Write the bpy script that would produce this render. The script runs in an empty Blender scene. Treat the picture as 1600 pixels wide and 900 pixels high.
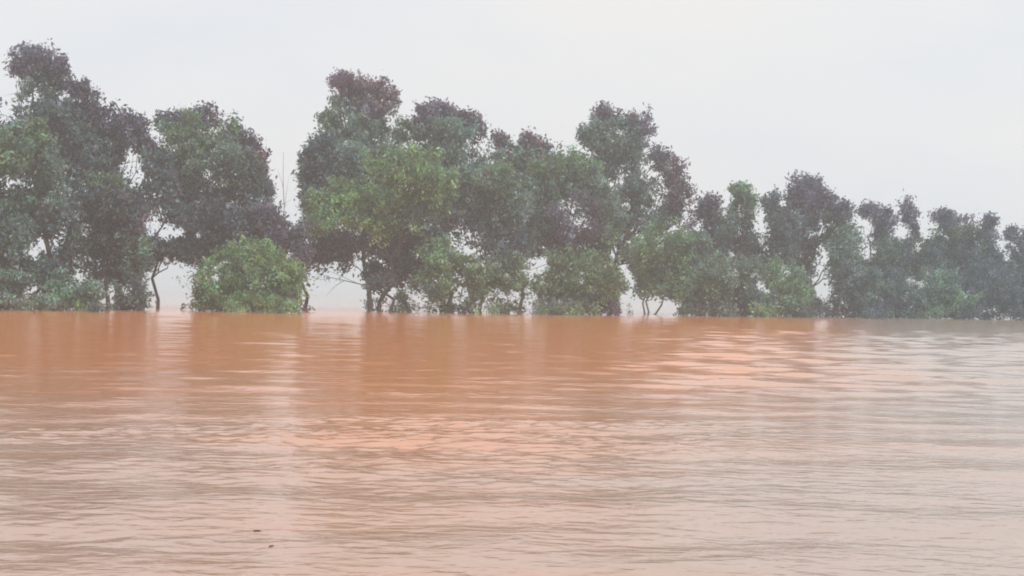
import bpy, math, random
import numpy as np
from mathutils import Vector, Matrix

SC = bpy.context.scene
COL = SC.collection
R = np.random.default_rng(11)
random.seed(11)

# ------------------------------------------------------------------ camera
CAM_H = 1.40
LENS = 58.0
F = 1600 * LENS / 36.0                     # focal length in photo pixels
ROLL = math.radians(1.12)
PITCH = math.atan(6.0 / F)
r0 = Vector((1, 0, 0)); u0 = Vector((0, -math.sin(PITCH), math.cos(PITCH))); FWD = Vector((0, math.cos(PITCH), math.sin(PITCH)))
RIGHT = r0 * math.cos(ROLL) + u0 * math.sin(ROLL)
UP = u0 * math.cos(ROLL) - r0 * math.sin(ROLL)
cam_d = bpy.data.cameras.new("camera"); cam_d.lens = LENS; cam_d.sensor_width = 36.0
cam_d.clip_start = 0.05; cam_d.clip_end = 12000
cam = bpy.data.objects.new("camera", cam_d); COL.objects.link(cam)
m = Matrix((RIGHT, UP, -FWD)).transposed().to_4x4(); m.translation = (0, 0, CAM_H)
cam.matrix_world = m
SC.camera = cam

def P(px, py, d):
    """World point at distance d down the view that shows at photo pixel (px, py)."""
    v = FWD + RIGHT * ((px - 800) / F) + UP * ((450 - py) / F)
    v = v * (d / v.y)
    return np.array((v.x, v.y, v.z + CAM_H))

# ------------------------------------------------------------------ sky, sun, exposure
SUN_EL, SUN_AZ = math.radians(58), math.radians(150)
w = bpy.data.worlds.new("World"); SC.world = w; w.use_nodes = True
nt = w.node_tree; N = nt.nodes; L = nt.links; N.clear()
sky = N.new("ShaderNodeTexSky"); sky.sky_type = 'NISHITA'; sky.sun_disc = False
sky.sun_elevation = SUN_EL; sky.sun_rotation = SUN_AZ; sky.air_density = 1.2; sky.dust_density = 3.0
tc = N.new("ShaderNodeTexCoord")
mp = N.new("ShaderNodeMapping"); mp.inputs['Scale'].default_value = (1.0, 1.0, 2.6)
cn = N.new("ShaderNodeTexNoise"); cn.inputs['Scale'].default_value = 4.5; cn.inputs['Detail'].default_value = 5; cn.inputs['Roughness'].default_value = 0.5
cr = N.new("ShaderNodeValToRGB")
cr.color_ramp.elements[0].position = 0.3; cr.color_ramp.elements[0].color = (0.83, 0.88, 0.935, 1)
cr.color_ramp.elements[1].position = 0.7; cr.color_ramp.elements[1].color = (0.95, 0.94, 0.925, 1)
sc_ = N.new("ShaderNodeVectorMath"); sc_.operation = 'SCALE'; sc_.inputs['Scale'].default_value = 9.8
mix = N.new("ShaderNodeMix"); mix.data_type = 'RGBA'; mix.inputs[0].default_value = 0.93
bg = N.new("ShaderNodeBackground"); bg.inputs['Strength'].default_value = 0.1
out = N.new("ShaderNodeOutputWorld")
L.new(tc.outputs['Generated'], mp.inputs[0]); L.new(mp.outputs[0], cn.inputs['Vector']); L.new(cn.outputs[0], cr.inputs[0])
L.new(cr.outputs[0], sc_.inputs[0]); L.new(sky.outputs[0], mix.inputs[6]); L.new(sc_.outputs[0], mix.inputs[7])
L.new(mix.outputs[2], bg.inputs[0]); L.new(bg.outputs[0], out.inputs[0])

sd = bpy.data.lights.new("sun", 'SUN'); sd.energy = 1.5; sd.angle = math.radians(25); sd.color = (1.0, 0.98, 0.95)
so = bpy.data.objects.new("sun", sd); COL.objects.link(so)
# nishita: rotation 0 puts the sun at +Y, turning clockwise seen from above
sdir = Vector((math.sin(SUN_AZ) * math.cos(SUN_EL), math.cos(SUN_AZ) * math.cos(SUN_EL), math.sin(SUN_EL)))
so.rotation_euler = sdir.to_track_quat('Z', 'Y').to_euler(); so.location = (0, -20, 60)

SC.view_settings.view_transform = 'Standard'; SC.view_settings.look = 'None'
SC.view_settings.exposure = 0.0; SC.view_settings.gamma = 1.0; SC.view_settings.use_curve_mapping = False
SC.render.engine = 'CYCLES'
cy = SC.cycles
cy.use_denoising = True
cy.max_bounces = 8; cy.diffuse_bounces = 3; cy.glossy_bounces = 3; cy.transmission_bounces = 3; cy.volume_bounces = 4
cy.transparent_max_bounces = 8
cy.filter_width = 1.9

# ------------------------------------------------------------------ materials
def principled(name, rough=0.6, spec=0.3):
    mt = bpy.data.materials.new(name); mt.use_nodes = True
    b = mt.node_tree.nodes['Principled BSDF']
    b.inputs['Roughness'].default_value = rough; b.inputs['Specular IOR Level'].default_value = spec
    return mt, mt.node_tree, b

def leaf_material():
    mt = bpy.data.materials.new("leaf"); mt.use_nodes = True
    t = mt.node_tree; t.nodes.clear(); n = t.nodes; l = t.links
    at = n.new("ShaderNodeVertexColor"); at.layer_name = "tint"
    b = n.new("ShaderNodeBsdfPrincipled"); b.inputs['Roughness'].default_value = 0.55; b.inputs['Specular IOR Level'].default_value = 0.25
    tr = n.new("ShaderNodeBsdfTranslucent")
    mx = n.new("ShaderNodeMixShader"); mx.inputs[0].default_value = 0.42
    o = n.new("ShaderNodeOutputMaterial")
    l.new(at.outputs[0], b.inputs['Base Color']); l.new(at.outputs[0], tr.inputs[0])
    l.new(b.outputs[0], mx.inputs[1]); l.new(tr.outputs[0], mx.inputs[2]); l.new(mx.outputs[0], o.inputs[0])
    return mt

def bark_material(name, c0, c1):
    mt, t, b = principled(name, 0.85, 0.15)
    n = t.nodes; l = t.links
    c = n.new("ShaderNodeTexCoord")
    mp = n.new("ShaderNodeMapping"); mp.inputs['Scale'].default_value = (6, 6, 1.2)
    ns = n.new("ShaderNodeTexNoise"); ns.inputs['Scale'].default_value = 2.0; ns.inputs['Detail'].default_value = 6
    rp = n.new("ShaderNodeValToRGB"); rp.color_ramp.elements[0].color = (*c0, 1); rp.color_ramp.elements[1].color = (*c1, 1)
    rp.color_ramp.elements[0].position = 0.35; rp.color_ramp.elements[1].position = 0.65
    bp = n.new("ShaderNodeBump"); bp.inputs['Strength'].default_value = 0.5; bp.inputs['Distance'].default_value = 0.02
    l.new(c.outputs['Object'], mp.inputs[0]); l.new(mp.outputs[0], ns.inputs['Vector']); l.new(ns.outputs[0], rp.inputs[0])
    l.new(rp.outputs[0], b.inputs['Base Color']); l.new(ns.outputs[0], bp.inputs['Height']); l.new(bp.outputs[0], b.inputs['Normal'])
    return mt

def water_material():
    mt, t, b = principled("muddy_water", 0.12, 0.5)
    b.inputs['IOR'].default_value = 1.36
    n = t.nodes; l = t.links
    g = n.new("ShaderNodeNewGeometry")
    mp = n.new("ShaderNodeMapping"); mp.inputs['Scale'].default_value = (0.05, 0.14, 1)
    big = n.new("ShaderNodeTexNoise"); big.inputs['Scale'].default_value = 1.0; big.inputs['Detail'].default_value = 4
    l.new(g.outputs['Position'], mp.inputs[0]); l.new(mp.outputs[0], big.inputs['Vector'])
    sx = n.new("ShaderNodeSeparateXYZ"); l.new(g.outputs['Position'], sx.inputs[0])
    def math_(op, a, b_):
        q = n.new("ShaderNodeMath"); q.operation = op
        for k, v in enumerate((a, b_)):
            if isinstance(v, (int, float)): q.inputs[k].default_value = v
            else: l.new(v, q.inputs[k])
        return q.outputs[0]
    def rng(v, a, b_):
        q = n.new("ShaderNodeMapRange"); q.interpolation_type = 'SMOOTHSTEP'; q.inputs[1].default_value = a; q.inputs[2].default_value = b_
        l.new(v, q.inputs[0]); return q.outputs[0]
    def mixc(f, a, c):
        q = n.new("ShaderNodeMix"); q.data_type = 'RGBA'; l.new(f, q.inputs[0])
        for k, v in ((6, a), (7, c)):
            if isinstance(v, tuple): q.inputs[k].default_value = v
            else: l.new(v, q.inputs[k])
        return q.outputs[2]
    m3 = n.new("ShaderNodeMapping"); m3.inputs['Scale'].default_value = (0.22, 1.1, 1); m3.inputs['Rotation'].default_value = (0, 0, 0.1)
    st = n.new("ShaderNodeTexNoise"); st.inputs['Scale'].default_value = 1.0; st.inputs['Detail'].default_value = 5; st.inputs['Distortion'].default_value = 0.6
    l.new(g.outputs['Position'], m3.inputs[0]); l.new(m3.outputs[0], st.inputs['Vector'])
    nz = math_('ADD', math_('SUBTRACT', big.outputs[0], 0.5), math_('MULTIPLY', math_('SUBTRACT', st.outputs[0], 0.5), 0.8))
    # silt colour with sky reflection painted in: rust by trees, paler near, east, beyond
    # a redder seam reaches out from the middle of the row
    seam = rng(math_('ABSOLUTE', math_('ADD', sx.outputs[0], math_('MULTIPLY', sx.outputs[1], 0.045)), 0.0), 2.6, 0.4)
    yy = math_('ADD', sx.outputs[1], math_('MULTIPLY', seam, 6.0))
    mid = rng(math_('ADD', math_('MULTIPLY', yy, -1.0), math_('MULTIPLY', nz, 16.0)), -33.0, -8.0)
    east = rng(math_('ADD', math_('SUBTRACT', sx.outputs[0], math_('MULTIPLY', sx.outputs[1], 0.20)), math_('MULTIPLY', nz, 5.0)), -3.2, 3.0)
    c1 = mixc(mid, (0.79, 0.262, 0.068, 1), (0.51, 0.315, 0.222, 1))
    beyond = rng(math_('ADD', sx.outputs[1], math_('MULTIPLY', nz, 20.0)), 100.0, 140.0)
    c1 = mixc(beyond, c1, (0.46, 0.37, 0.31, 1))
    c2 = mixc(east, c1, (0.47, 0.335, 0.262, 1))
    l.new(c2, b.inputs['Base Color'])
    m2 = n.new("ShaderNodeMapping"); m2.inputs['Scale'].default_value = (3.8, 6.0, 1); m2.inputs['Rotation'].default_value = (0, 0, 0.12)
    f1 = n.new("ShaderNodeTexNoise"); f1.inputs['Scale'].default_value = 1.0; f1.inputs['Detail'].default_value = 3; f1.inputs['Distortion'].default_value = 0.4
    l.new(g.outputs['Position'], m2.inputs[0]); l.new(m2.outputs[0], f1.inputs['Vector'])
    mr = n.new("ShaderNodeMapRange"); mr.inputs[1].default_value = 14; mr.inputs[2].default_value = 34; mr.inputs[3].default_value = 0.55; mr.inputs[4].default_value = 0.2
    l.new(sx.outputs[1], mr.inputs[0])
    bp = n.new("ShaderNodeBump"); bp.inputs['Distance'].default_value = 0.025
    l.new(mr.outputs[0], bp.inputs['Strength'])
    l.new(f1.outputs[0], bp.inputs['Height']); l.new(bp.outputs[0], b.inputs['Normal'])
    return mt

LEAF = leaf_material()
BARK = bark_material("wet_bark", (0.035, 0.03, 0.028), (0.13, 0.11, 0.095))
PALE = bark_material("pale_bark", (0.16, 0.15, 0.14), (0.38, 0.37, 0.35))
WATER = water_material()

# ------------------------------------------------------------------ helpers
def new_mesh(name, verts, faces4, mat, parent=None, tint=None, smooth=False, loc=None):
    """verts (n,3) and quads (k,4) as ONE mesh object; vertices are made local to loc."""
    verts = np.asarray(verts, np.float32); faces4 = np.asarray(faces4, np.int32)
    if loc is not None: verts = verts - np.asarray(loc, np.float32)
    me = bpy.data.meshes.new(name)
    me.vertices.add(len(verts)); me.vertices.foreach_set("co", verts.ravel())
    k = len(faces4)
    me.loops.add(k * 4); me.loops.foreach_set("vertex_index", faces4.ravel())
    me.polygons.add(k); me.polygons.foreach_set("loop_start", np.arange(0, k * 4, 4, dtype=np.int32))
    me.update(calc_edges=True)
    if smooth: me.polygons.foreach_set("use_smooth", np.ones(k, bool))
    if tint is not None:
        a = me.color_attributes.new("tint", 'FLOAT_COLOR', 'POINT')
        c = np.ones((len(verts), 4), np.float32); c[:, :3] = tint
        a.data.foreach_set("color", c.ravel())
    me.materials.append(mat)
    o = bpy.data.objects.new(name, me); COL.objects.link(o)
    if parent is not None: o.parent = parent
    return o

def tube(path, radii, sides=7):
    path = np.asarray(path, float); n = len(path)
    V, Fc = [], []
    for i in range(n):
        t = path[min(i + 1, n - 1)] - path[max(i - 1, 0)]; t = t / (np.linalg.norm(t) + 1e-9)
        a = np.cross(t, (0.0, 1.0, 0.0)); a = a / (np.linalg.norm(a) + 1e-9) if np.linalg.norm(a) > 1e-3 else np.array((1.0, 0, 0))
        b = np.cross(t, a)
        for s in range(sides):
            th = 2 * math.pi * s / sides
            V.append(path[i] + radii[i] * (a * math.cos(th) + b * math.sin(th)))
    for i in range(n - 1):
        for s in range(sides):
            q = (s + 1) % sides
            Fc.append((i * sides + s, i * sides + q, (i + 1) * sides + q, (i + 1) * sides + s))
    return np.array(V), np.array(Fc)

def join(parts):
    V, Fc, o = [], [], 0
    for v, f in parts:
        V.append(v); Fc.append(f + o); o += len(v)
    return np.vstack(V), np.vstack(Fc)

def wobble(a, b, n, amp):
    a = np.asarray(a, float); b = np.asarray(b, float)
    t = np.linspace(0, 1, n)[:, None]
    p = a + (b - a) * t
    j = R.normal(0, amp, (n, 3)); j[0] = 0; j[-1] = 0; j[:, 2] *= 0.3
    return p + j

# leaf colours (base colours of the leaves themselves)
PAL = {
    'G': (0.185, 0.285, 0.235),     # grey green
    'D': (0.135, 0.185, 0.200),     # dark blue green
    'P': (0.175, 0.168, 0.225),     # purplish young leaves
    'R': (0.215, 0.150, 0.185),     # reddish young leaves
    'O': (0.205, 0.310, 0.180),     # olive
    'B': (0.275, 0.430, 0.185),     # fresh green
    'L': (0.230, 0.385, 0.210),     # light green
}
YOUNG = ('P', 'R')

def leaves(lobes, d, gaps, per=1.0, leaf=0.27, lean=-0.28, depth_jit=0.9, dens=1.0):
    """Folded leaf quads in clumps through the lobes' volumes; returns verts, quads, tints."""
    VV, CC, LL = [], [], []
    s = d / F                                          # metres per photo pixel at that distance
    full = []
    for lb in lobes:
        px, py, rx, ry, pal = lb[:5]; dn = lb[5] if len(lb) > 5 else 1.0; dd = lb[6] if len(lb) > 6 else 0.0
        c = P(px, py, d + dd + R.normal(0, depth_jit)); ax, az = rx * s, ry * s; ay = 0.85 * (ax + az) / 2
        big = dd == 0.0 and min(rx, ry) > 10
        k0 = 0.84 if big else 1.0
        full.append((c, ax * k0, ay * k0, az * k0, pal, dn * (0.75 if big else 1.0), None))
        if big:                                        # feathery sprays, mostly rising, some drooping
            for _ in range(int(12 + min(rx, ry) * 0.26)):
                q = R.normal(size=3); q /= np.linalg.norm(q)
                at = c + q * np.array((ax, ay, az)) * R.uniform(0.55, 0.98)
                up = q * 0.8 + np.array((lean, 0, 0.75 if R.uniform() < 0.8 else -0.6)) + R.normal(0, .25, 3); up /= np.linalg.norm(up)
                rr = math.sqrt(ax * az)
                ln_ = rr * R.uniform(0.34, 0.66); wd = rr * R.uniform(0.09, 0.17)
                full.append((at, wd, wd, ln_, pal, dn * 1.1, up))
    for c, ax, ay, az, pal, dn, axis in full:
        area = math.pi * ax * az
        lsz = leaf * R.uniform(0.8, 1.3)
        npc = 13
        nc = max(4, int(area / (lsz * lsz * 0.20) * 3.2 * dens * dn) // npc)
        dirs = R.normal(size=(nc, 3)); dirs /= np.linalg.norm(dirs, axis=1)[:, None]
        ph = R.uniform(0, 6.28, 3); fq = R.uniform(2.0, 3.6, 3)
        lump = 1.0 + 0.10 * (np.sin(fq[0] * dirs[:, 0] * 2 + ph[0]) + np.sin(fq[1] * dirs[:, 1] * 2 + ph[1]) + np.sin(fq[2] * dirs[:, 2] * 2.4 + ph[2]))
        rad = R.uniform(0, 1, nc) ** 0.37 * lump
        cc = c + dirs * rad[:, None] * np.array((ax, ay, az))
        stray = R.uniform(size=nc) < 0.05
        if axis is None: cc[stray] = c + dirs[stray] * np.array((ax, ay, az)) * R.uniform(1.0, 1.22, (stray.sum(), 1))
        if axis is not None:                           # turn the spray to its own direction
            z_ = axis; x_ = np.cross(z_, (0.3, 1, 0.2)); x_ /= np.linalg.norm(x_); y_ = np.cross(z_, x_)
            tt = rad[:, None] * dirs; w_ = 1 - 0.45 * tt[:, 2:3]
            cc = c + tt[:, :1] * w_ * ax * x_ + tt[:, 1:2] * w_ * ay * y_ + tt[:, 2:3] * az * z_
        # natural openings: whole tufts are missing, thinning out towards the opening
        rel = cc - np.array((0, 0, CAM_H)); fw = rel @ np.array(FWD)
        qx = 800 + F * (rel @ np.array(RIGHT)) / fw; qy = 450 - F * (rel @ np.array(UP)) / fw
        keep = np.ones(nc, bool)
        for g in gaps:
            k = g[4] if len(g) > 4 else 0.03
            e = np.sqrt(((qx - g[0]) / (g[2] + 1.5)) ** 2 + ((qy - g[1]) / (g[3] + 1.5)) ** 2)
            pr = k + (1 - k) * np.clip((e - 1.05) / 0.4, 0, 1) ** 2
            keep &= R.uniform(size=nc) < pr
        cc = cc[keep]; nc = len(cc)
        if nc == 0: continue
        pool = np.array([PAL[q_[4]] for q_ in lobes])
        base = np.where(R.uniform(size=(nc, 1)) < 0.32, pool[R.integers(0, len(pool), nc)], np.array(PAL[pal]))
        drift = 1 + 0.25 * np.sin(cc @ R.normal(0, 1.1, 3) + R.uniform(0, 6))
        ct = base * (drift * np.exp(R.normal(0, 0.32, nc)))[:, None] * np.exp(R.normal(0, 0.10, (nc, 3)))
        csz = lsz * R.uniform(0.7, 1.35, nc)
        VV.append(np.repeat(cc, npc, 0) + R.normal(size=(nc * npc, 3)) * np.repeat(csz, npc)[:, None] * np.array((0.62, 0.62, 0.58)))
        CC.append(np.repeat(ct, npc, 0) * np.exp(R.normal(0, 0.2, (nc * npc, 1)))); LL.append(np.full(nc * npc, lsz))
    p = np.vstack(VV); tint = np.vstack(CC); lz = np.concatenate(LL)
    keep = p[:, 2] > 0.02
    p = p[keep]; tint = tint[keep]; leaf = lz[keep]; n = len(p)
    ln = leaf * R.uniform(0.65, 1.25, n)
    a = R.normal(size=(n, 3)) + np.array((0, 0, -0.55)); a /= np.linalg.norm(a, axis=1)[:, None]
    b = np.cross(a, R.normal(size=(n, 3))); b /= np.linalg.norm(b, axis=1)[:, None]
    nn = np.cross(a, b)
    a *= ln[:, None] * 0.5; b *= (ln * R.uniform(0.18, 0.27, n))[:, None]
    fold = nn * (ln * 0.06)[:, None]
    V = np.empty((n, 4, 3)); V[:, 0] = p - a; V[:, 1] = p + b - a * 0.1 + fold; V[:, 2] = p + a; V[:, 3] = p - b - a * 0.1 + fold
    return V.reshape(-1, 3), np.arange(n * 4).reshape(-1, 4), np.repeat(tint, 4, 0)

def bank(px):
    return 86.0 + (px / 1600.0) * 44.0

def plant(name, label, cat, group, base_px, row, lobes, trunk_r=0.13, gaps=(), leaf=0.27, dens=1.0, bark=None, stems=1, lean=0):
    """A tree or shrub: Empty at the waterline, with trunk(s), limbs, a crown and (where it has them) young leaves."""
    d = bank(base_px) + row * 1.7
    bark = bark or BARK
    b = P(base_px, 480, d); b[2] = 0.0
    root = bpy.data.objects.new(name, None); COL.objects.link(root)
    root.location = b; root['label'] = label; root['category'] = cat; root['group'] = group
    top = min(lobes, key=lambda l: l[1])
    tp = P(top[0], top[1], d)
    for k in range(stems):
        off = np.array((0.0, 0.0, 0.0)) if k == 0 else np.array((R.normal(0, .45), R.normal(0, .45), 0))
        tgt = tp if k == 0 else P(*lobes[k % len(lobes)][:2], d)
        st = b + off; st[2] = -0.6
        tr = wobble(st, tgt, 9, 0.12 + 0.012 * tgt[2]); 
        rr = trunk_r * (1 - 0.86 * np.linspace(0, 1, 9)); rr[0] *= 1.25
        v, f = tube(tr, rr)
        new_mesh("trunk" if cat == 'tree' else "stem", v, f, bark, root, smooth=True, loc=b)
        if k == 0: trunk = tr
    # limbs reach from the trunk into each mass of the crown
    n_l = 0
    for lb in lobes:
        if lb is top or lb[2] < 14: continue
        c = P(lb[0], lb[1], d + R.normal(0, .3))
        hz = c[2]
        i = int(np.argmin(np.abs(trunk[:, 2] - max(0.5, hz * R.uniform(0.5, 0.72)))))
        i = min(max(i, 1), 7)
        a = trunk[i]
        r0_ = trunk_r * (1 - 0.86 * i / 8) * 0.6
        path = wobble(a, c, 6, 0.14)
        pr = [tube(path, r0_ * (1 - 0.8 * np.linspace(0, 1, 6)), 5)]
        for _ in range(4):                                # twigs from the limb's outer half
            s_ = path[R.integers(2, 6)]
            e_ = c + R.normal(size=3) * np.array((lb[2], lb[2], lb[3])) * (d / F) * 0.6
            pr.append(tube(wobble(s_, e_, 4, 0.08), r0_ * 0.35 * np.array((1, .8, .55, .25)), 4))
        v, f = join(pr)
        new_mesh("limb" if cat == 'tree' else "branch", v, f, bark, root, smooth=True, loc=b)
        n_l += 1
    old = [l for l in lobes if l[4] not in YOUNG]; young = [l for l in lobes if l[4] in YOUNG]
    v, f, t = leaves(old or young, d, gaps, leaf=leaf, dens=dens)
    new_mesh("crown" if cat == 'tree' else "foliage", v, f, LEAF, root, tint=t, loc=b)
    if old and young:
        v, f, t = leaves(young, d, gaps, leaf=leaf, dens=dens)
        o = new_mesh("young_foliage", v, f, LEAF, root, tint=t, loc=b)
        o['label'] = "reddish purple young leaves of the crown"
    return root

# ------------------------------------------------------------------ water
def make_water():
    ys = [-70, -30, -12, -5, 0.0, 2.5, 4.5]
    y = 5.5
    while y < 260:
        ys.append(y); y *= 1.0043
    while y < 3200:
        ys.append(y); y *= 1.12
    ys = np.array(ys); nx = 560
    u = np.linspace(-1, 1, nx)
    Y = np.repeat(ys[:, None], nx, 1)
    X = u[None, :] * (0.47 * np.abs(Y) + 9)
    Z = np.zeros_like(X)
    g = np.random.default_rng(5)
    def field(x, y, k, lo, hi, n=14):
        z = np.zeros_like(x)
        for _ in range(n):
            a = g.uniform(0, 6.28); q = 2 * math.pi / g.uniform(lo, hi)
            z += np.sin(q * (x * math.cos(a) + y * math.sin(a)) + g.uniform(0, 6.28))
        return z / math.sqrt(n / 2)
    calm = field(X, Y, 0, 5, 14); calm2 = field(X * 0.5, Y, 0, 1.6, 4)
    sm = lambda v, a, b: np.clip((v - a) / (b - a), 0, 1) ** 2 * (3 - 2 * np.clip((v - a) / (b - a), 0, 1))
    east = sm(X / np.maximum(Y, 4), 0.06, 0.22)                  # smoother water lies to the east
    shore = sm(Y, 15, 34)                                        # sheltered water under the trees
    rip = np.clip(0.66 + 0.42 * calm + 0.25 * calm2, 0.12, 1.5) * (1 - 0.72 * east * (1 - sm(Y, 22, 30))) * (1 - 0.62 * shore) * (0.42 + 0.58 * sm(Y, 10, 18))
    swell = 0.85 + 1.2 * sm(X / np.maximum(Y, 4), 0.02, 0.14) * sm(Y, 20, 28) * (1 - sm(Y, 60, 90))
    for lo, hi, n, slope, amp in ((0.15, 0.34, 60, 0.074, rip), (0.34, 0.9, 34, 0.022, rip), (0.9, 3.0, 24, 0.026, swell)):
        z = np.zeros_like(X)
        for _ in range(n):
            lam = math.exp(g.uniform(math.log(lo), math.log(hi)))
            a = math.pi / 2 + g.normal(0.08, (1.4 if hi < 0.5 else 1.0 if hi < 1 else 0.75)); q = 2 * math.pi / lam
            ph = q * (X * math.cos(a) + Y * math.sin(a)) + g.uniform(0, 6.28)
            z += slope / q * (np.sin(ph) + 0.22 * np.cos(2 * ph)) / math.sqrt(n / 2)
        fade = np.clip((120 * hi ** 0.7 + 10 - Y) / (90 * hi ** 0.7), 0, 1)
        Z += z * amp * fade
    Z[Y < 4] *= 0.0
    global WX, WY, WZ
    WX, WY, WZ = X.ravel(), Y.ravel(), Z.ravel()
    rows = len(ys)
    idx = np.arange(rows * nx).reshape(rows, nx)
    f = np.stack((idx[:-1, :-1], idx[:-1, 1:], idx[1:, 1:], idx[1:, :-1]), -1).reshape(-1, 4)
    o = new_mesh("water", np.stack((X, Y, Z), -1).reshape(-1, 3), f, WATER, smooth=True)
    o['kind'] = 'structure'; o['label'] = "muddy orange flood water with low ripples"
make_water()

# ------------------------------------------------------------------ trees
# openings between and through the crowns (photo pixels: x, y, half width, half height[, share of leaves kept])
GAPS = [
    (20,135,13,17),(52,152,8,9),(100,150,8,6),(10,285,9,12),(45,285,14,13,.15),(97,295,9,10,.2),(72,315,7,9),(205,262,15,22,.05),
    (75,385,19,12,.15),(98,362,6,14,.2),(50,398,9,9),(50,455,14,9),(115,437,14,11,.15),(168,462,9,17,.1),(200,452,6,9),
    (248,345,9,20),(268,365,18,8,.1),(310,370,6,6,.2),(265,452,31,40,.06),(345,415,10,12,.35),(335,435,8,6,.3),
    (442,235,20,60,0),(450,300,17,34,.04),(462,335,11,14,.15),(480,372,10,10,.3),
    (507,460,27,29,.06),(553,452,14,33,.07),(505,425,18,12,.3),(558,405,9,12,.3),(533,470,18,14,.3),
    (603,470,17,20,.12),(650,470,11,17,.08),(715,460,12,15,.1),(713,432,6,6,.2),(756,476,8,14,.1),(778,466,9,12,.15),(825,474,9,20,.1),(802,465,9,10,.2),
    (612,170,10,12,.3),(603,140,4,14,.3),(730,210,10,12,.4),(745,230,8,20,.4),(765,235,8,14,.2),
    (718,352,8,10,.15),(820,330,7,12,.3),(888,318,8,8,.25),(905,335,11,18,.25),(850,400,7,8,.3),(922,348,7,9,.2),
    (1012,226,7,12,.1),(1010,265,11,13,.2),(972,275,6,8,.2),(1030,302,12,13,.15),(980,320,6,12,.3),(1005,345,6,24,.25),(985,365,12,13,.15),(1030,370,8,8,.2),(1050,354,8,8,.15),(1072,350,9,14,.25),(1085,330,6,24,.25),(1095,355,7,10,.2),
    (962,398,7,14,.05),(974,420,8,13,.06),(986,438,8,12,.08),(1025,481,28,13,.03),(972,484,6,7,.1),(930,460,6,6,.3),
    (1188,355,6,26,.08),(1195,385,7,6,.3),(1135,325,5,16,.2),(1112,382,5,5,.2),(1140,400,4,10,.3),(1145,425,9,6,.3),
    (1283,418,9,30,.03),(1288,450,8,14,.05),(1281,350,4,14,.15),(1355,378,9,24,.05),(1362,402,8,6,.2),
    (1410,362,11,11,.06),(1450,360,10,12,.08),(1435,386,6,7,.1),(1335,335,3,10,.2),(1562,385,7,8,.05),(1572,400,6,8,.1),(1530,350,6,6,.3),
]
gT, gS = "trees standing in the flood water", "shrubs at the waterline"
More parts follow.
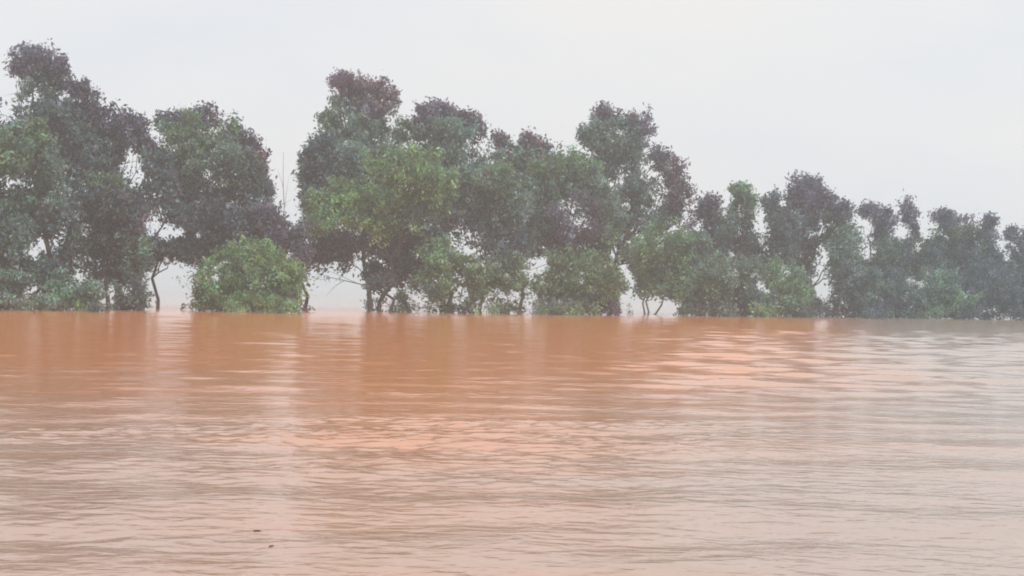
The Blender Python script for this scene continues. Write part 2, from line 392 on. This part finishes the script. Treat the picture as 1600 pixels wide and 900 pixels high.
TREES = [
 # base x, row, label, lobes, trunk radius, extra
 (-25, 4, "dark tree cut off by the picture's edge, behind the olive topped tree", [(-22,190,28,42,'D'),(-25,270,44,70,'D'),(-20,360,50,60,'D'),(-35,150,26,30,'P'),(-30,430,50,50,'D')], .16, {}),
 (80, 6, "tallest tree of the row, purplish top sloping down like a roof", [(45,92,26,22,'P'),(82,102,26,24,'P'),(28,110,14,18,'P'),(60,140,40,30,'G'),(108,142,32,32,'P'),(132,178,34,32,'P'),(75,190,55,40,'D'),(120,225,60,40,'D'),(95,262,65,40,'D'),(70,320,50,40,'G')], .19, {}),
 (186, 5, "shorter dark tree with bumpy purple top beside the tallest tree", [(178,188,26,20,'P'),(212,198,22,18,'P'),(172,222,48,36,'D'),(226,222,18,18,'P'),(185,258,55,36,'D'),(180,310,50,45,'D')], .14, {}),
 (28, 1.5, "olive topped tree under the tallest tree with bright holes in its crown", [(40,213,38,28,'O'),(5,240,40,36,'O'),(60,250,48,34,'G'),(20,285,50,36,'G'),(75,295,45,30,'G'),(25,330,50,32,'G')], .13, {}),
 (48, 0.5, "low grey green tree with lacy crown full of white gaps", [(10,375,46,48,'G'),(60,350,40,34,'D'),(95,340,30,30,'D'),(45,420,55,36,'G'),(75,440,40,24,'G'),(20,460,40,20,'D'),(95,415,36,36,'D'),(110,380,18,40,'G')], .10, {}),
 (172, 0, "broad dark tree with yellow green cap, standing before the shorter purple topped one", [(160,290,30,20,'O'),(140,315,34,28,'D'),(180,318,42,30,'D'),(205,335,34,36,'P'),(160,370,58,42,'D'),(205,388,36,46,'G'),(175,420,60,34,'D')], .14, {}),
 (246, 2.5, "slim dark trunked tree at the bright opening in the leaves", [(255,300,26,40,'D'),(248,262,22,28,'D'),(252,392,34,16,'D'),(240,390,14,40,'G'),(262,330,30,24,'D'),(285,395,30,22,'D'),(245,425,8,22,'D',.6)], .11, {}),
 (325, 5, "wide rounded tree with reddish shoulder next to the gap with the bare stem", [(268,188,22,18,'P'),(320,188,28,20,'P'),(298,218,52,32,'O'),(358,205,24,20,'O'),(384,232,26,24,'P'),(405,258,20,26,'R'),(345,262,66,38,'G'),(283,268,42,42,'D'),(416,290,12,24,'R',.7),(385,305,46,36,'D'),(310,325,60,40,'D')], .17, {}),
 (315, 2, "dark purple grey tree filling the space above the light green bush", [(330,355,66,36,'D'),(300,390,45,30,'D'),(420,345,34,36,'P'),(390,350,52,32,'D'),(440,375,34,28,'P'),(370,385,60,28,'D'),(468,372,24,26,'P'),(470,405,14,28,'P')], .12, {}),
 (580, 7, "tree with twin red tinged tops, highest of the middle clump", [(532,128,20,19,'R'),(556,138,26,20,'R'),(545,160,32,24,'G'),(598,143,20,20,'R'),(612,162,12,20,'R'),(592,172,26,20,'P'),(560,200,58,28,'G'),(515,188,18,15,'O'),(570,240,70,34,'G'),(570,300,70,50,'D')], .18, {}),
 (474, 4, "dark ragged tree forming the edge of the middle clump by the gap", [(482,244,20,14,'D'),(502,222,14,12,'D'),(505,262,40,30,'D'),(478,282,16,24,'D'),(545,250,44,36,'G'),(515,305,42,36,'G'),(476,320,12,18,'D',.6),(490,362,26,24,'D'),(520,380,36,16,'D'),(497,398,28,14,'D'),(548,394,30,15,'D'),(474,395,12,30,'P')], .13, {}),
 (592, 0, "bright leafy green tree at the heart of the middle clump", [(652,250,40,22,'B'),(610,265,44,28,'L'),(545,318,56,32,'B'),(615,310,56,34,'L'),(502,318,28,24,'L'),(668,285,46,34,'L'),(575,345,62,24,'B'),(650,335,56,34,'G'),(505,350,28,20,'L')], .15, {}),
 (700, 6, "round topped tree with purple crest beside the twin topped one", [(688,173,32,19,'P'),(725,186,24,18,'R'),(664,182,16,18,'P'),(745,208,14,26,'R',.8),(698,212,52,30,'G'),(712,250,62,34,'G'),(640,205,26,20,'O'),(715,300,60,45,'D')], .17, {}),
 (808, 7, "lower tree with two small reddish knobs on top, between the round crowns", [(782,220,14,14,'P'),(826,218,16,16,'R'),(846,232,16,14,'R'),(810,248,40,22,'G'),(775,252,28,26,'G'),(850,258,34,20,'G'),(820,290,60,40,'G')], .14, {}),
 (968, 6, "tall broad crowned grey tree with reddish lobe hanging on its far side", [(945,182,22,17,'P'),(992,190,30,17,'P'),(922,214,20,22,'D'),(1008,212,17,20,'P'),(965,222,52,34,'G'),(970,258,62,32,'G'),(1028,250,20,22,'P'),(1056,272,20,27,'R'),(1052,302,30,26,'R'),(1000,295,46,32,'G'),(1080,308,10,18,'R',.7),(1070,335,26,22,'P'),(1035,335,30,24,'P',.8),(1098,345,14,20,'P',.7),(960,330,60,45,'D'),(990,370,44,40,'G'),(965,420,40,36,'D'),(1015,352,34,26,'G'),(1000,400,30,24,'G')], .19, {}),
 (872, 2, "olive green tree with a hump in front of the tall broad crowned tree", [(868,262,52,24,'O'),(905,268,40,26,'L'),(848,300,50,34,'G'),(915,305,50,36,'G'),(895,345,58,36,'P'),(835,345,36,38,'G'),(950,340,40,34,'G'),(880,385,70,34,'G'),(955,385,40,36,'O')], .15, {}),
 (748, 1.5, "grey green tree between the bright green and the olive humped trees", [(752,290,48,36,'G'),(775,280,36,26,'O'),(705,318,44,38,'G'),(785,335,44,42,'G'),(740,355,60,36,'D'),(790,385,50,34,'D')], .14, {}),
 (628, 1, "low dark tree under the bright green one, beside the bright opening", [(610,385,50,32,'D'),(665,385,52,36,'D'),(540,372,50,20,'D'),(635,425,60,30,'D'),(536,418,10,30,'D',.7),(532,455,9,20,'D',.6),(546,435,12,36,'D',.8),(500,428,14,22,'D',.6),(515,392,14,16,'D',.4),(575,430,9,46,'D',.8),(590,440,20,26,'D'),(478,455,7,30,'P',.6)], .12, {}),
 (1008, 1, "light green tree with pale slender trunk and hollow beneath its leaves", [(1040,372,44,34,'L'),(1010,385,26,34,'L'),(1080,395,40,40,'G'),(1040,420,46,34,'L'),(1075,440,42,30,'G'),(1005,430,26,32,'L'),(1020,455,30,10,'G'),(1040,452,40,12,'G')], .08, {'bark': 'PALE', 'stems': 3}),
 (1108, 3, "small bobble topped tree next to the reddish lobe of the tall tree", [(1110,317,14,12,'P'),(1104,338,20,18,'P'),(1092,365,28,22,'P'),(1118,372,32,24,'D'),(1110,400,44,26,'D'),(1080,390,34,26,'G'),(1130,355,22,30,'G')], .09, {}),
 (1160, 2.5, "pointed yellowish topped small tree after the bobble topped one", [(1157,297,13,14,'O'),(1165,314,17,15,'O'),(1158,334,24,18,'G'),(1155,365,36,30,'D'),(1160,400,44,28,'G')], .09, {}),
 (1206, 2.5, "small dark tree with round head in front of the spiky topped tree", [(1204,312,14,14,'D'),(1210,334,19,20,'D'),(1214,362,24,26,'D'),(1210,395,36,30,'D'),(1232,360,22,34,'D'),(1185,392,18,30,'G')], .09, {}),
 (1268, 3.5, "spiky topped tree, highest of the far stretch of the row", [(1255,276,7,12,'P'),(1241,284,5,14,'P'),(1268,288,13,12,'P'),(1252,300,20,18,'P'),(1285,308,20,16,'P'),(1308,326,20,13,'P'),(1326,334,10,16,'P'),(1262,328,40,28,'P'),(1310,352,32,28,'G'),(1258,368,42,34,'D'),(1322,388,36,34,'G'),(1262,405,34,32,'D'),(1312,420,20,40,'G')], .14, {}),
 (1372, 4, "two humped purple tree after the spiky topped tree", [(1357,330,13,15,'P'),(1378,336,16,12,'P'),(1392,350,10,16,'P'),(1374,358,24,20,'P'),(1386,385,30,24,'G'),(1372,410,36,26,'G'),(1345,395,22,36,'G'),(1405,390,18,26,'P')], .10, {}),
 (1424, 4, "narrow finger like tree poking up between two bright notches", [(1414,318,10,11,'P'),(1419,336,12,15,'P'),(1425,360,13,18,'P'),(1428,386,20,20,'O'),(1422,415,34,28,'G'),(1450,400,22,24,'D')], .08, {}),
 (1494, 4, "wide flat crowned tree with three knobs along its top", [(1472,342,18,12,'P'),(1488,346,16,12,'P'),(1515,340,11,10,'P'),(1544,348,12,11,'P'),(1500,360,36,16,'O'),(1540,368,20,14,'P'),(1480,385,38,28,'G'),(1525,395,46,28,'D'),(1490,420,55,30,'D'),(1555,395,24,26,'D'),(1455,400,24,26,'D')], .13, {}),
 (1596, 5, "last tree of the row, cut off by the far edge of the view", [(1582,366,12,11,'P'),(1602,376,14,12,'P'),(1598,396,28,20,'D'),(1572,420,22,26,'D'),(1602,430,40,30,'D'),(1640,400,30,34,'D')], .12, {}),
 (-120, 2, "dark tree beyond the near end of the row", [(-120,200,60,70,'D'),(-110,300,70,70,'G'),(-120,400,70,60,'D')], .15, {}),
 (1690, 4, "dark tree beyond the far end of the row", [(1690,390,45,34,'P'),(1680,430,60,40,'D'),(1720,420,50,40,'D')], .12, {}),
]
for bx, row, lab, lobes, tr, ex in TREES:
    plant("tree", lab, "tree", gT, bx, row, lobes, tr, GAPS, bark=PALE if ex.get('bark') else None, stems=ex.get('stems', 1))

SHRUBS = [
 (395, -2.5, "light green rounded bush spreading over the water beside the bright opening", [(395,398,42,24,'B'),(350,432,42,32,'L'),(432,428,42,34,'B'),(390,440,60,36,'L'),(322,450,42,28,'L'),(462,446,34,32,'L'),(365,405,40,24,'L'),(385,468,88,18,'L'),(470,440,8,36,'P',.8)]),
 (28, -2, "grey green low bush at the near end of the waterline", [(20,448,40,22,'G'),(-20,455,40,30,'G'),(40,472,50,12,'G')]),
 (112, -2, "dull green low bush below the lacy crowned tree", [(105,452,34,22,'G'),(140,458,30,20,'G'),(110,472,50,11,'L')]),
 (200, -1.5, "dark low bush at the foot of the yellow capped tree", [(190,455,36,22,'D'),(222,455,18,26,'G'),(195,472,46,11,'G')]),
 (690, -2, "olive green bush below the low dark tree with reeds of light between its stems", [(690,405,36,26,'L'),(725,425,40,30,'O'),(680,445,46,26,'O'),(735,458,40,22,'O'),(650,458,40,18,'D')]),
 (610, -1, "dark bush with broken white gaps at its foot", [(600,450,26,20,'D'),(625,470,26,14,'D'),(585,475,10,12,'D')]),
 (795, -2, "grey olive bush with bright slits at the water", [(790,425,42,30,'O'),(815,448,34,24,'O'),(770,460,40,22,'G'),(790,478,40,10,'G')]),
 (905, -2.5, "wide yellowish green bush under the olive humped tree", [(900,420,46,28,'O'),(945,440,40,30,'O'),(865,448,36,28,'O'),(915,460,60,24,'L'),(880,478,50,14,'P'),(950,480,34,13,'P')]),
 (1085, -2, "mossy green bush beside the hollow of the pale trunked tree", [(1085,448,34,26,'L'),(1120,430,34,30,'G'),(1110,465,42,22,'G'),(1078,480,24,13,'G')]),
 (1165, -2, "grey green bush below the yellowish topped small tree", [(1165,430,40,28,'G'),(1150,462,40,24,'D'),(1180,475,36,18,'G')]),
 (1222, -2.2, "light olive bush before the spiky topped tree", [(1218,432,38,28,'L'),(1235,458,34,24,'L'),(1215,476,44,17,'G')]),
 (1322, -1, "dark mound of leaves just past the tall narrow slit of light", [(1325,445,28,30,'D'),(1335,470,36,22,'D'),(1300,474,10,16,'D'),(1352,440,30,24,'G')]),
 (1400, -1, "blue grey bush with pale green patch under the finger like tree", [(1395,440,38,26,'D'),(1410,462,40,26,'G'),(1375,478,40,16,'P')]),
 (1468, -1, "green tinged bush below the flat crowned tree", [(1465,448,38,30,'G'),(1490,470,36,24,'L'),(1450,478,36,16,'G')]),
 (1545, -1, "dark bluish mound of leaves at the far end of the waterline", [(1540,440,46,32,'D'),(1575,455,44,30,'D'),(1530,474,50,20,'D'),(1610,470,40,24,'D')]),
 (1262, 0, "dim bush at the foot of the tall slit of light", [(1255,448,18,24,'D'),(1268,476,12,14,'D'),(1283,474,12,9,'D')]),
]
for bx, row, lab, lobes in SHRUBS:
    # leaves reach down to the water all along the shrub
    x0 = min(l[0] - l[2] * 0.85 for l in lobes); x1 = max(l[0] + l[2] * 0.85 for l in lobes)
    nsk = max(2, int((x1 - x0) / 22)); dd = bank(bx) + row * 1.7
    for k in range(nsk):
        xx = x0 + (x1 - x0) * (k + 0.5) / nsk
        q = P(xx, 450, dd); q2 = P(xx, 550, dd); wl = 450 + 100 * q[2] / (q[2] - q2[2])
        lobes.append((xx, wl - R.uniform(4, 9), 0.75 * (x1 - x0) / nsk, R.uniform(10, 15), lobes[k % len(lobes)][4], 1.0, R.uniform(-5.0, 3.0)))
    sh = plant("shrub", lab, "shrub", gS, bx, row, lobes, 0.05, GAPS, stems=4, leaf=0.22, dens=0.95)
    for _ in range(5):                                   # drowned twigs poking out of the water
        a = P(R.uniform(x0, x1), 480, dd + R.uniform(-7, -1)); a[2] = -0.15
        e = a + np.array((R.normal(0, .5), R.normal(0, .3), R.uniform(0.35, 1.3)))
        v, f = tube(wobble(a, e, 5, 0.05), 0.028 * np.array((1, .85, .7, .5, .25)), 5)
        new_mesh("twig", v, f, BARK, sh, smooth=True, loc=sh.location)

# bare stem in the open gap
def bare_stem():
    d = bank(445) + 1
    b = P(445, 480, d); b[2] = 0
    root = bpy.data.objects.new("bare_sapling", None); COL.objects.link(root); root.location = b
    root['label'] = "thin bare pale stem sticking up in the gap between two tree clumps"; root['category'] = "dead tree"
    tr = wobble(b - np.array((0, 0, .5)), P(443, 238, d), 10, 0.05)
    v, f = tube(tr, 0.05 * (1 - 0.8 * np.linspace(0, 1, 10)), 6)
    new_mesh("trunk", v, f, PALE, root, smooth=True, loc=b)
    for k, (tx, ty) in enumerate(((452, 275), (434, 262), (455, 310))):
        v, f = tube(wobble(tr[6 + k % 2], P(tx, ty, d), 5, 0.05), 0.018 * np.array((1, .8, .6, .4, .2)), 5)
        new_mesh("twig", v, f, PALE, root, smooth=True, loc=b)
bare_stem()

# bits of debris drifting on the water
def debris(px, py, ln, rot, label):
    lo, hi = 2.0, 40.0
    for _ in range(40):
        md = (lo + hi) / 2
        if P(px, py, md)[2] > 0: lo = md
        else: hi = md
    c = P(px, py, lo)
    i_ = int(np.argmin((WX - c[0]) ** 2 + (WY - c[1]) ** 2)); c[2] = WZ[i_]
    v, f = tube([c + np.array((math.cos(rot), math.sin(rot), 0)) * ln * t + np.array((0, 0.1 * ln * math.sin(t * 5), 0.1 * ln * math.cos(t * 3) - 0.04 * ln)) for t in np.linspace(-.5, .5, 6)],
                0.12 * ln * np.array((.4, 1, 1.1, .9, .8, .3)), 6)
    n = len(v)
    o = new_mesh("driftwood", v, f, BARK, smooth=True, loc=c); o.location = c
    o['label'] = label; o['category'] = "driftwood"; o['group'] = "bits of driftwood"
debris(402, 828, 0.05, 0.1, "larger dark bit of driftwood floating on calm pinkish water")
debris(424, 853, 0.032, 0.5, "smaller dark bit of driftwood, the nearer one to the camera")

# ------------------------------------------------------------------ haze
HX, HY0, HY1, HZ0, HZ1 = 3400, -400, 3400, -2.2, 18.0
c8 = np.array([(x, y, z) for z in (HZ0, HZ1) for (x, y) in ((-HX, HY0), (HX, HY0), (HX, HY1), (-HX, HY1))], float)
q6 = np.array([(3, 2, 1, 0), (4, 5, 6, 7), (0, 1, 5, 4), (1, 2, 6, 5), (2, 3, 7, 6), (3, 0, 4, 7)])
hm = bpy.data.materials.new("haze"); hm.use_nodes = True
t = hm.node_tree; t.nodes.clear()
pv = t.nodes.new("ShaderNodeVolumePrincipled"); pv.inputs['Color'].default_value = (0.86, 0.95, 1.0, 1); pv.inputs['Density'].default_value = 0.0017
pv.inputs['Anisotropy'].default_value = 0.0
mo = t.nodes.new("ShaderNodeOutputMaterial"); t.links.new(pv.outputs[0], mo.inputs['Volume'])
hz = new_mesh("haze", c8, q6, hm); hz['kind'] = 'stuff'
